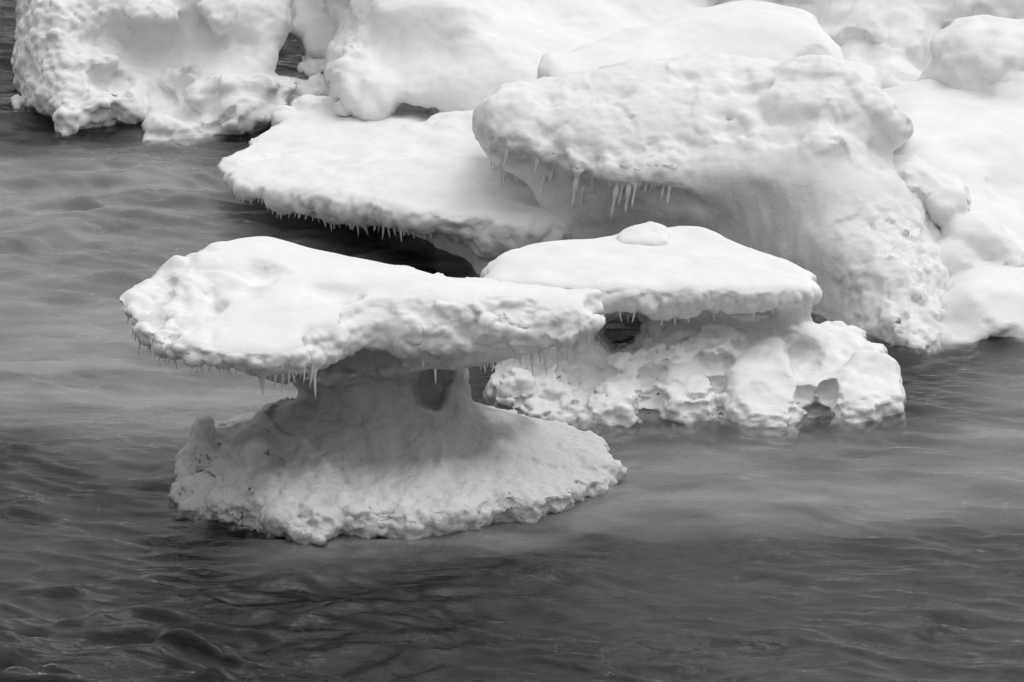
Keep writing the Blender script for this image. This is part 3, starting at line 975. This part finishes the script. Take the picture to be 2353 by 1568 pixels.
    for nm, mk, mt in (("table_top", top_m & ~((c[:, 0] > 3.5) & (c[:, 2] < .86)), M_SNOW), ("pierced_wall", ~top_m & ~foot_m, M_ICE), ("foot", ~top_m & foot_m, M_SNOW)):
        v, q, n = sub(V, Q, vn, mk)
        fr = frost_n(v, n) * (1 - 0.6 * np.exp(-((v[:, 2] - .68) / .22) ** 2) * (1 - sstep(.5, .8, n[:, 2])))  # recess under the table top darkened, its shade put into the colour
        build_object(nm, v, q, mt, root, n, {"frost_shade": fr})
    icicles(root, bvh_of(V, Q), [(1424, 715, 738), (1443, 718, 738), (1458, 715, 740), (1495, 738, 752), (1502, 740, 765), (1522, 728, 742), (1552, 722, 742), (1580, 728, 738), (1640, 722, 738), (1660, 725, 740), (1733, 712, 730), (1775, 708, 722), (1824, 705, 716), (1850, 702, 712)], 8)
table_floe()

def snow_block():
    s = Solid(1.1, 2.25, 46.3, 48.3, 1.1, 2.0, 0.022)
    c = at_y(1480, 527, 47.05)
    pl = [(c[0] + x, c[1] + y) for x, y in ((-.37, -.2), (-.35, .15), (0, .3), (.32, .22), (.38, -.1), (.28, -.3), (-.2, -.3))]
    z = c[2]
    s.slab(pl, np.array([[c[0] - .3, c[1], z - .06], [c[0] + .1, c[1] + .2, z + .03], [c[0] + .35, c[1], z - .05], [c[0], c[1] - .3, z - .05]]),
           np.array([[c[0] - .3, c[1], z - .2], [c[0] + .3, c[1], z - .2], [c[0], c[1] + .3, z - .2]]), k=0.12)
    V, Q = biggest(*s.mesh())
    V = finish(V, Q, [('fbm', .02, .4, 'all'), ('fbm', .008, .12, 'all')], 5)
    tag(build_object("snow_block", V, Q, M_SNOW), "small rounded block of snow lying on the flat top of the table-like floe", "snow block")
snow_block()

# ------------------------------------------------------------------ big overhanging berg
def overhang_berg():
    s = Solid(-0.7, 5.75, 46.1, 53.0, -0.5, 3.2, 0.036)
    ol = [(1105, 275), (1125, 238), (1180, 205), (1240, 185), (1330, 165), (1430, 148), (1540, 140), (1650, 128), (1740, 135), (1800, 146), (1850, 132), (1930, 138), (2005, 155),
          (2022, 200), (2032, 238), (2062, 265), (2086, 298), (2070, 325), (2045, 345), (2052, 385), (2110, 440), (2155, 520), (2180, 610), (2182, 720), (2185, 810), (2140, 840), (2100, 845), (2040, 825),
          (1930, 800), (1850, 760), (1600, 700), (1350, 640), (1280, 560), (1255, 490), (1225, 440), (1190, 405), (1140, 365), (1112, 315)]
    ct = [(1110, 275, 49.8), (1125, 240, 50.0), (1240, 185, 50.3), (1430, 148, 50.5), (1650, 128, 50.5), (1800, 146, 50.3), (1930, 140, 50.2), (2005, 160, 50.0), (2085, 298, 49.5),
          (1180, 250, 49.7), (1300, 250, 49.5), (1450, 240, 49.5), (1600, 220, 49.6), (1700, 200, 49.7), (1800, 200, 49.65), (1900, 200, 49.55), (1980, 250, 49.4),
          (1180, 330, 49.35), (1300, 350, 49.1), (1450, 360, 48.95), (1600, 350, 48.85), (1750, 340, 48.75), (1850, 330, 48.7), (1960, 330, 48.95), (2030, 330, 49.35),
          (1300, 400, 49.1), (1450, 420, 48.85), (1600, 410, 48.6), (1750, 400, 48.45), (1880, 390, 48.4), (1180, 385, 49.65), (1260, 440, 49.5), (1350, 460, 49.2), (1450, 475, 49.05), (1560, 480, 48.9), (1650, 470, 48.7), (1750, 470, 48.5),
          (1850, 460, 48.35), (1300, 520, 49.45), (1450, 530, 49.25), (1600, 540, 49.05), (1700, 560, 48.7), (1800, 560, 48.35), (1900, 550, 48.0), (1850, 660, 48.1), (1980, 500, 48.25), (1990, 430, 48.55), Yz(1900, 680, .25), Yz(1950, 730, .08),
          (2000, 640, 47.6), (2050, 520, 48.2), (2100, 480, 48.6), (2150, 560, 48.4), (2100, 600, 47.75), (2160, 680, 47.6), Yz(2080, 700, .4), Yz(2000, 760, .05), Yz(2050, 790), Yz(2100, 812), Yz(2150, 795), (2100, 850, 46.8), (2000, 800, 47.2)]
    s.relief(ol, ct, thick=2.4, k=0.26)
    # nose, beak and hollows
    s.ball(at_y(1180, 275, 49.9), (.45, .6, .38), k=.3)
    for px, py, Y, r in ((1900, 160, 50.0, .2), (1945, 180, 49.85, .19), (1985, 212, 49.7, .17), (2020, 245, 49.6, .16), (2050, 275, 49.5, .14), (2072, 298, 49.45, .11)):
        s.ball(at_y(px, py, Y), (r, r * 1.5, r * .8), k=.15)
    s.ball(at_y(1550, 480, 48.7), (.40, .25, .26), k=.12, cut=True)
    for px, py, Y, r in ((1930, 245, 49.1, .2), (1965, 280, 49.0, .24), (2000, 318, 49.0, .26), (2030, 355, 49.1, .22)):
        s.ball(at_y(px, py, Y), (r, r * 1.1, r * .8), k=.15, cut=True)
    s.ball(at_y(2003, 200, 49.45), (.12, .25, .16), k=.1, cut=True)
    for px, py, Y, r, d in ((1665, 300, 49.1, .16, .10), (1708, 300, 49.05, .12, .06), (1760, 322, 48.85, .1, .06), (1262, 220, 49.75, .2, .09), (1425, 200, 49.85, .25, .10), (1330, 195, 50.0, .2, .07), (1510, 190, 49.9, .25, .08), (1590, 170, 50.1, .25, .08), (1700, 160, 50.1, .25, .08),
                            (1660, 240, 49.5, .4, .05), (1760, 250, 49.35, .35, .06), (1730, 190, 49.85, .3, .07), (1800, 290, 49.05, .4, .07)):
        s.bite(px, py, Y, r, d)
    for px, py, Y, rx, ry, rz in ((1860, 245, 49.4, .22, .2, .12), (1905, 245, 49.35, .15, .2, .12), (1830, 215, 49.6, .2, .2, .1), (1895, 330, 48.75, .22, .14, .08), (1850, 155, 50.1, .35, .3, .12), 
                                  (1200, 330, 49.3, .12, .15, .12), (1250, 350, 49.25, .13, .15, .12), (1330, 380, 49.05, .14, .15, .12), (1410, 400, 48.9, .18, .15, .14), (1480, 400, 48.8, .2, .15, .14), (1550, 395, 48.75, .16, .14, .12), (1910, 215, 49.6, .14, .14, .1), (1790, 235, 49.55, .14, .14, .09)):
        s.ball(at_y(px, py, Y), (rx, ry, rz), k=.22)
    V, Q = biggest(*s.mesh())
    band = lambda u, v, V, N: np.exp(-((v - 350) / 65) ** 2) * (1 - sstep(1560, 1720, u))
    flank = lambda u, v, V, N: sstep(1880, 2060, u + 60 * vnoise(V, .5, 3)) * sstep(420, 520, v)
    wall = lambda u, v, V, N: sstep(400, 450, v) * (1 - sstep(1900, 2000, u))
    upper = lambda u, v, V, N: 1 - sstep(330, 420, v)
    V = finish(V, Q, [('fbm', .06, .9, 'all'), ('facet', .03, .7, upper), ('fbm', .02, .3, upper), ('fbm', .012, .12, upper), ('cell', .05, .19, band), ('fbm', .03, .12, band), ('fbm', .05, .5, wall, (1.2, 1.2, .35)), ('fbm', .014, .13, wall, (1.2, 1.2, .3)), ('facet', .06, .5, flank), ('fbm', .05, .35, flank), ('facet', .03, .16, flank), ('fbm', .03, .14, flank, (1.2, 1, .7)), ('ridge', .012, .08, flank), ('fbm', .007, .08, upper)], 33)
    root = build_object("overhanging_iceberg", V, Q, M_ROUGH)
    tag(root, "large tilted iceberg with a pocked face, blunt overhanging nose and thick frosted icicles", "iceberg")
    bv = bvh_of(V, Q)
    icicles(root, bv, [(1172, 330, 385), (1242, 350, 398), (1330, 395, 470), (1255, 395, 445), (1440, 385, 465), (1425, 400, 495), (1452, 405, 485), (1468, 395, 470), (1495, 385, 440), (1535, 385, 455), (1548, 390, 465), (1345, 420, 470), (1272, 390, 432), (1510, 385, 430)], 9, rscale=1.2, lumpy=True, lean=0.18)
    icicles(root, bv, fringe([(1118, 330), (1150, 368), (1200, 412), (1240, 455)], 18, 6, 18, 34) + fringe([(1250, 385), (1400, 415), (1560, 415)], 16, 8, 22, 35), 43, rscale=.7, lean=.12)
    icicles(root, bv, [(1131, 352, 372), (1138, 360, 380), (1155, 365, 418), (1163, 375, 408), (1190, 400, 420), (1208, 430, 450)], 10, lean=0.15)
overhang_berg()

# ------------------------------------------------------------------ snow bank at the right edge
def snow_bank():
    s = Solid(3.5, 8.4, 46.2, 56.3, -0.5, 2.6, 0.05)
    ol = [(1985, 240), (2060, 208), (2130, 186), (2230, 180), (2300, 200), (2420, 150), (2700, 160), (2760, 500), (2720, 845), (2400, 840), (2180, 840), (2080, 800), (2000, 600), (1950, 400)]
    ct = [(1990, 250, 52.8), (2060, 215, 53.0), (2150, 190, 53.3), (2230, 185, 53.4), (2350, 180, 53.3), (2500, 200, 53.0), (2100, 280, 51.6), (2200, 260, 52.0), (2300, 300, 51.4), (2150, 360, 50.4), (2250, 400, 50.0), (2300, 350, 50.7),
          (2340, 420, 50.2), (2200, 460, 49.6), (2300, 520, 49.2), (2350, 500, 49.3), (2200, 540, 49.0), (2280, 590, 48.6), (2340, 620, 48.4), (2200, 620, 48.4), Yz(2230, 680, .45), Yz(2320, 700, .35), Yz(2220, 740, .2), Yz(2300, 785), Yz(2200, 792),
          Yz(2350, 788), Yz(2500, 785), (2600, 600, 48.4), (2600, 400, 50.2), (2300, 850, 47.2), (2050, 500, 49.5), (2100, 700, 48.4)]
    s.relief(ol, ct, thick=2.5, k=0.3)
    for px, py, Y, rx, ry, rz in ((2095, 420, 49.3, .35, .5, .35), (2165, 455, 49.2, .32, .5, .3), (2235, 560, 48.8, .5, .5, .35), (2300, 600, 48.7, .3, .4, .25), (2250, 700, 47.6, .45, .3, .22), (2330, 740, 47.4, .4, .3, .2), (2200, 620, 48.4, .3, .3, .3)):
        s.ball(at_y(px, py, Y), (rx, ry, rz), k=.15)
    s.ball(at_y(2360, 190, 53.3), (.7, .7, .35), k=.4)
    s.ball(at_y(2310, 415, 50.0) + np.array([0.2, -.3, .1]), (.35, .5, .3), k=.3, cut=True)
    V, Q = biggest(*s.mesh())
    V = finish(V, Q, [('fbm', .09, 1.1, 'all'), ('facet', .08, .6, 'side'), ('fbm', .05, .25, 'patch'), ('fbm', .015, .12, 'side')], 43)
    tag(build_object("snow_bank", V, Q, M_SNOW), "bright snow bank sloping down past grey boulders of ice at the right edge", "snow bank")
snow_bank()

def snow_mound():
    s = Solid(5.0, 8.8, 51.5, 57.2, 0.2, 2.6, 0.05)
    for px, py, Y, rx, ry, rz in ((2270, 125, 53.9, .65, .9, .42), (2400, 130, 53.8, .9, 1.0, .42), (2200, 120, 53.9, .25, .5, .25), (2300, 190, 53.8, .85, .9, .45), (2300, 230, 54.0, 1.1, 1.0, .5), (2560, 140, 53.8, .9, 1, .4)):
        s.ball(at_y(px, py, Y), (rx, ry, rz), k=.3)
    V, Q = biggest(*s.mesh())
    V = finish(V, Q, [('fbm', .10, 1.1, 'all'), ('bill', .06, .5, 'side'), ('fbm', .02, .15, 'side')], 48)
    tag(build_object("snow_mound", V, Q, M_SNOW), "round snow mound topping the bank at the upper right corner", "snow mound")
snow_mound()

# ------------------------------------------------------------------ pillow of snow behind the overhang
def snow_dome():
    s = Solid(-0.1, 5.6, 51.3, 58.6, 0.0, 2.4, 0.045)
    plan = P2([(1238, 165, 52.8), (1255, 130, 53.6), (1340, 95, 54.5), (1400, 70, 55.2), (1500, 40, 56.2), (1600, 20, 57.2), (1720, 12, 57.6), (1850, 25, 57.2), (1900, 55, 56.2), (1940, 90, 55.2), (1935, 125, 54.2), (1900, 200, 53.0), (1700, 230, 52.2), (1400, 240, 52.0)])
    top = A([(1250, 145, 53.0), (1340, 105, 54.0), (1500, 48, 55.8), (1600, 25, 56.6), (1720, 15, 57.0), (1850, 28, 56.6), (1920, 80, 55.2), (1400, 130, 53.4), (1550, 110, 54.0), (1640, 78, 54.4), (1750, 52, 54.8), (1870, 62, 54.8),
             (1650, 120, 54.1), (1750, 115, 54.25), (1850, 115, 54.3), (1920, 125, 54.2), (1500, 150, 52.9), (1700, 160, 53.9), (1850, 160, 54.0), (1350, 165, 52.6)])
    s.slab(plan, top, np.array([[0, 53, .2], [4, 53, .2], [2, 57, .2]]), k=.25)
    s.ball(at_y(1270, 150, 53.3), (.14, .3, .13), k=.3)
    s.ball(at_y(1800, 140, 53.35), (.95, .75, .5), k=.12, cut=True)
    s.ball(at_y(1900, 150, 53.7), (.45, .6, .45), k=.12, cut=True)
    V, Q = biggest(*s.mesh())
    V = finish(V, Q, [('fbm', .08, 1.0, 'all'), ('fbm', .06, .4, 'side'), ('cell', .05, .3, 'side')], 53)
    tag(build_object("snow_dome", V, Q, M_SNOW), "broad smooth snow dome showing above the overhanging iceberg", "snow dome")
snow_dome()

# ------------------------------------------------------------------ ice cliff at the back, middle
def back_cliff():
    s = Solid(-2.9, 3.6, 52.6, 60.5, -0.4, 3.4, 0.045)
    ol = [(738, 235), (748, 190), (755, 150), (768, 110), (775, 60), (748, 10), (745, -110), (900, -160), (1250, -150), (1650, -110), (1620, 60), (1420, 330), (1250, 380), (1040, 360), (930, 350), (850, 340), (780, 300)]
    ct = [(745, 200, 55.2), (760, 120, 55.6), (775, 40, 56.4), (760, -100, 57), (850, 230, 54.4), (800, 180, 54.8), (900, 150, 54.9), (1000, 100, 55.0), (900, 60, 55.2), (850, 0, 55.7), (1000, 0, 55.4), (1100, 100, 54.8), (1100, 30, 55.2), (1150, 0, 56.4), (1250, 0, 57.2), (1200, 60, 55.8),
          (950, 220, 54.1), (1050, 250, 53.9), (1150, 200, 54.1), (1000, 285, 54.2), (900, 285, 54.7), (1080, 290, 53.8), (1200, 150, 54.4), (1350, 60, 56.5), (1400, 0, 57.5), (1550, 0, 58.3), (1300, 200, 54), (1000, -120, 57.2), (1250, -120, 58), (830, 270, 54.6), (1000, 360, 54.2)]
    s.relief(ol, ct, thick=2.0, k=.3)
    s.ball(at_y(835, 215, 54.55), (.5, .45, .33), k=.15)
    s.ball(at_y(790, 190, 54.7), (.22, .35, .3), k=.12)
    s.ball(at_y(830, 140, 55.0), (.16, .3, .3), k=.15, tilt=0.5)
    s.ball(at_y(945, 270, 54.3), (.24, .5, .2), k=.1, cut=True)
    s.ball(at_y(998, 275, 54.1), (.13, .5, .16), k=.06, cut=True)
    V, Q = biggest(*s.mesh())
    km = lambda u, v, V, N: np.clip(1 - sstep(-2.6, -1.6, V[:, 0]) + 0.08, 0, 1)
    V = finish(V, Q, [('fbm', .10, 1.1, 'all'), ('ridge', .03, .9, 'all', (.5, 1, 1.6)), ('facet', .08, .5, km), ('fbm', .04, .18, km), ('fbm', .012, .12, 'all')], 63)
    o = build_object("ice_cliff", V, Q, M_ROUGH)
    tag(o, "smooth grey ice cliff rising behind the flat shelf, with a bulging lump at its foot", "ice cliff")
    icicles(o, bvh_of(V, Q), [(960, 262, 292), (966, 262, 296), (972, 262, 292)], 12)
back_cliff()

def back_wall():
    s = Solid(2.2, 10.0, 53.2, 61.5, -0.4, 3.6, 0.06)
    ol = [(1500, -60), (1700, -160), (2100, -180), (2700, -180), (2750, 200), (2500, 330), (2050, 330), (1900, 300), (1600, 200)]
    ct = [(1600, 0, 59.6), (1800, 0, 58.8), (1900, 30, 57.8), (1900, 100, 57.2), (2000, 0, 57.6), (2050, 60, 57.2), (2000, 150, 56.6), (1950, 220, 56.1), (2080, 90, 57.0), (2120, 60, 57.5), (2150, 130, 57.4), (2150, 40, 57.8), (2250, 40, 57.6), (2350, 30, 57.6), (2060, 200, 56.0), (2130, 200, 56.7), (2500, 50, 57.6),
          (1800, -150, 59.4), (2200, -150, 58.3), (2600, -150, 58.4), (2200, 300, 56.0), (2600, 300, 56)]
    s.relief(ol, ct, thick=1.2, k=.3)
    s.ball(at_y(2090, 110, 57.2), (.35, .5, .4), k=.35)
    s.ball(at_y(2070, 200, 56.1), (.45, .5, .3), k=.35)
    V, Q = biggest(*s.mesh())
    V = finish(V, Q, [('fbm', .15, 1.0, 'all'), ('facet', .10, .8, 'all'), ('fbm', .03, .2, 'all')], 73)
    tag(build_object("back_ice_wall", V, Q, M_ROUGH), "pale grey ice wall farthest back along the upper right edge", "ice wall")
back_wall()

# ------------------------------------------------------------------ rough berg at the upper left
def rough_berg():
    s = Solid(-7.6, -2.45, 54.0, 60.0, -0.5, 3.4, 0.042)
    ol = [(48, -160), (42, 0), (42, 80), (42, 150), (62, 205), (100, 252), (128, 275), (138, 318), (155, 345), (250, 338), (310, 338), (330, 365), (400, 358), (480, 356), (560, 350), (645, 315), (718, 270), (735, 225), (705, 190), (670, 180), (628, 170), (632, 130), (645, 95), (662, 60), (668, 0), (668, -160), (400, -200)]
    ct = [(60, 0, 57.6), (60, 120, 57.0), (90, 230, 56.2), (130, 100, 56.5), (130, 0, 57.1), (160, 200, 55.9), (150, 305, 55.5), (180, 250, 55.6), (240, 0, 57.3), (300, 40, 57.1), (220, 100, 57.0), (320, 100, 57.3), (400, 90, 57.4), (250, 160, 56.4), (360, 180, 56.6), (230, 230, 55.8),
          (300, 220, 55.9), (320, 300, 55.9), (250, 300, 55.75), (350, 270, 55.9), (340, 325, 55.15), (400, 300, 55.4), (400, 220, 56.5), (450, 180, 56.2), (500, 200, 55.9), (480, 280, 55.5), (560, 250, 55.6), (480, 320, 55.35), (570, 310, 55.5), (620, 270, 55.8), (640, 200, 56.2), (550, 150, 56.5),
          (500, 30, 57.0), (480, 80, 57.2), (400, 0, 57.4), (580, 60, 56.9), (640, 100, 56.9), (600, 0, 57.2), (650, 0, 57.5), (700, 210, 56.6), (300, -120, 58.6), (600, -120, 58.4), (100, -120, 58.2), (300, 370, 56), (560, 370, 55.8), (160, 360, 56)]
    s.relief(ol, ct, thick=2.2, k=.25)
    for px, py, Y, rx, ry, rz in ((340, 25, 57.2, .45, .5, .22), (500, 30, 57.0, .28, .4, .3), (165, 270, 55.7, .22, .25, .22), (240, 225, 56.0, .4, .4, .15), (300, 255, 55.9, .25, .3, .2), (450, 215, 56.0, .28, .3, .2), (520, 190, 56.0, .3, .3, .2), (590, 200, 56.0, .3, .3, .2),
                                  (560, 260, 55.7, .4, .4, .28), (630, 250, 55.9, .25, .3, .2), (380, 290, 55.5, .28, .3, .14), (340, 330, 55.2, .1, .15, .1), (455, 300, 55.5, .2, .2, .14), (230, 140, 56.6, .3, .3, .15), (150, 305, 55.55, .12, .2, .1), (690, 240, 56.4, .2, .3, .15), (660, 195, 56.3, .2, .3, .12)):
        s.ball(at_y(px, py, Y), (rx, ry, rz), k=.12)
    for px, py, Y, rx, ry, rz in ((310, 85, 56.9, .5, .5, .2), (260, 180, 56.3, .3, .3, .12), (390, 210, 56.2, .25, .35, .25), (250, 325, 55.6, .35, .3, .05), (470, 70, 57.0, .2, .4, .3), (560, 110, 56.5, .35, .3, .2)):
        s.ball(at_y(px, py, Y), (rx, ry, rz), k=.2, cut=True)
    V, Q = biggest(*s.mesh())
    km = lambda u, v, V, N: np.clip(1.1 - sstep(-6.2, -5.3, V[:, 0]), 0, 1)
    km2 = lambda u, v, V, N: sstep(-6.4, -5.4, V[:, 0]) * (.4 + .6 * sstep(120, 200, v))
    V = finish(V, Q, [('fbm', .08, .9, 'all'), ('facet', .06, .6, km2), ('facet', .03, .22, 'patch'), ('fbm', .07, .2, km), ('pit', .07, .12, km), ('fbm', .03, .2, 'patch'), ('fbm', .015, .09, 'all')], 83)
    tag(build_object("rough_iceberg", V, Q, M_ROUGH), "rough weathered iceberg with a pitted left flank in the upper left corner", "iceberg")
rough_berg()

def gap_ice():
    # snow-topped block in the gap, ledges below it, and the crumb beside the rough berg
    s = Solid(-3.6, -2.1, 56.4, 60.2, -0.3, 3.0, 0.04)
    ol = [(640, 40), (655, 72), (690, 92), (705, 120), (735, 130), (770, 120), (800, 60), (800, -120), (720, -160), (645, -100)]
    s.relief(ol, [(680, 60, 58.0), (730, 100, 57.6), (770, 100, 57.6), (700, 0, 58.6), (760, 0, 58.6), (730, -100, 59.4), (790, 60, 57.8)], thick=1.2, k=.25)
    s.ball(at_y(800, 150, 58.0), (.45, .6, .9), k=.2)
    V, Q = biggest(*s.mesh())
    V = finish(V, Q, [('fbm', .08, .5, 'all'), ('cell', .03, .2, 'side')], 91)
    tag(build_object("snow_topped_block", V, Q, M_SNOW), "white snow-topped ice block hanging over the dark gap between rough berg and cliff", "ice block")
    for k, (px, py, Y, rx, ry, rz, lb) in enumerate(((738, 146, 57.6, .30, .5, .09, "thin upper ice ledge jutting over dark water in the gap"), (722, 205, 56.7, .30, .45, .08, "lower flat ice ledge in the gap behind the flat shelf"))):
        c = at_y(px, py, Y)
        s = Solid(c[0] - .8, c[0] + .9, Y - .9, Y + .9, c[2] - .9, c[2] + .4, 0.03)
        s.ball(c, (rx, ry, rz), k=.05)
        s.ball(c + np.array([.1, .1, -.1]), (rx * .8, ry, rz * 1.1), k=.1)
        s.ball(c + np.array([.5, .2, -.3]), (rx * .8, ry * .8, .55), k=.12)
        V, Q = biggest(*s.mesh())
        V = finish(V, Q, [('bill', .08, .25, 'all'), ('cell', .07, .13, 'all')], 93 + k)
        tag(build_object("ice_ledge", V, Q, M_ICE), lb, "ice ledge", "ledges in the gap")
    c = at_z(65, 245)
    s = Solid(c[0] - .6, c[0] + .8, c[1] - .6, c[1] + .6, -.3, .5, 0.025)
    for dx, dy, dz, r in ((-.12, 0, .06, .1), (.02, 0, .08, .12), (.18, .05, .1, .15), (.35, .1, .1, .17), (-.18, .03, .1, .06)):
        s.ball(c + np.array([dx, dy, dz]), (r, r, r), k=.08)
    V, Q = biggest(*s.mesh())
    V = finish(V, Q, [('bill', .05, .2, 'all'), ('cell', .06, .1, 'all')], 99)
    tag(build_object("ice_chunk", V, Q, M_ROUGH), "small knobbly ice chunk floating beside the rough berg at the left edge", "ice chunk")
gap_ice()
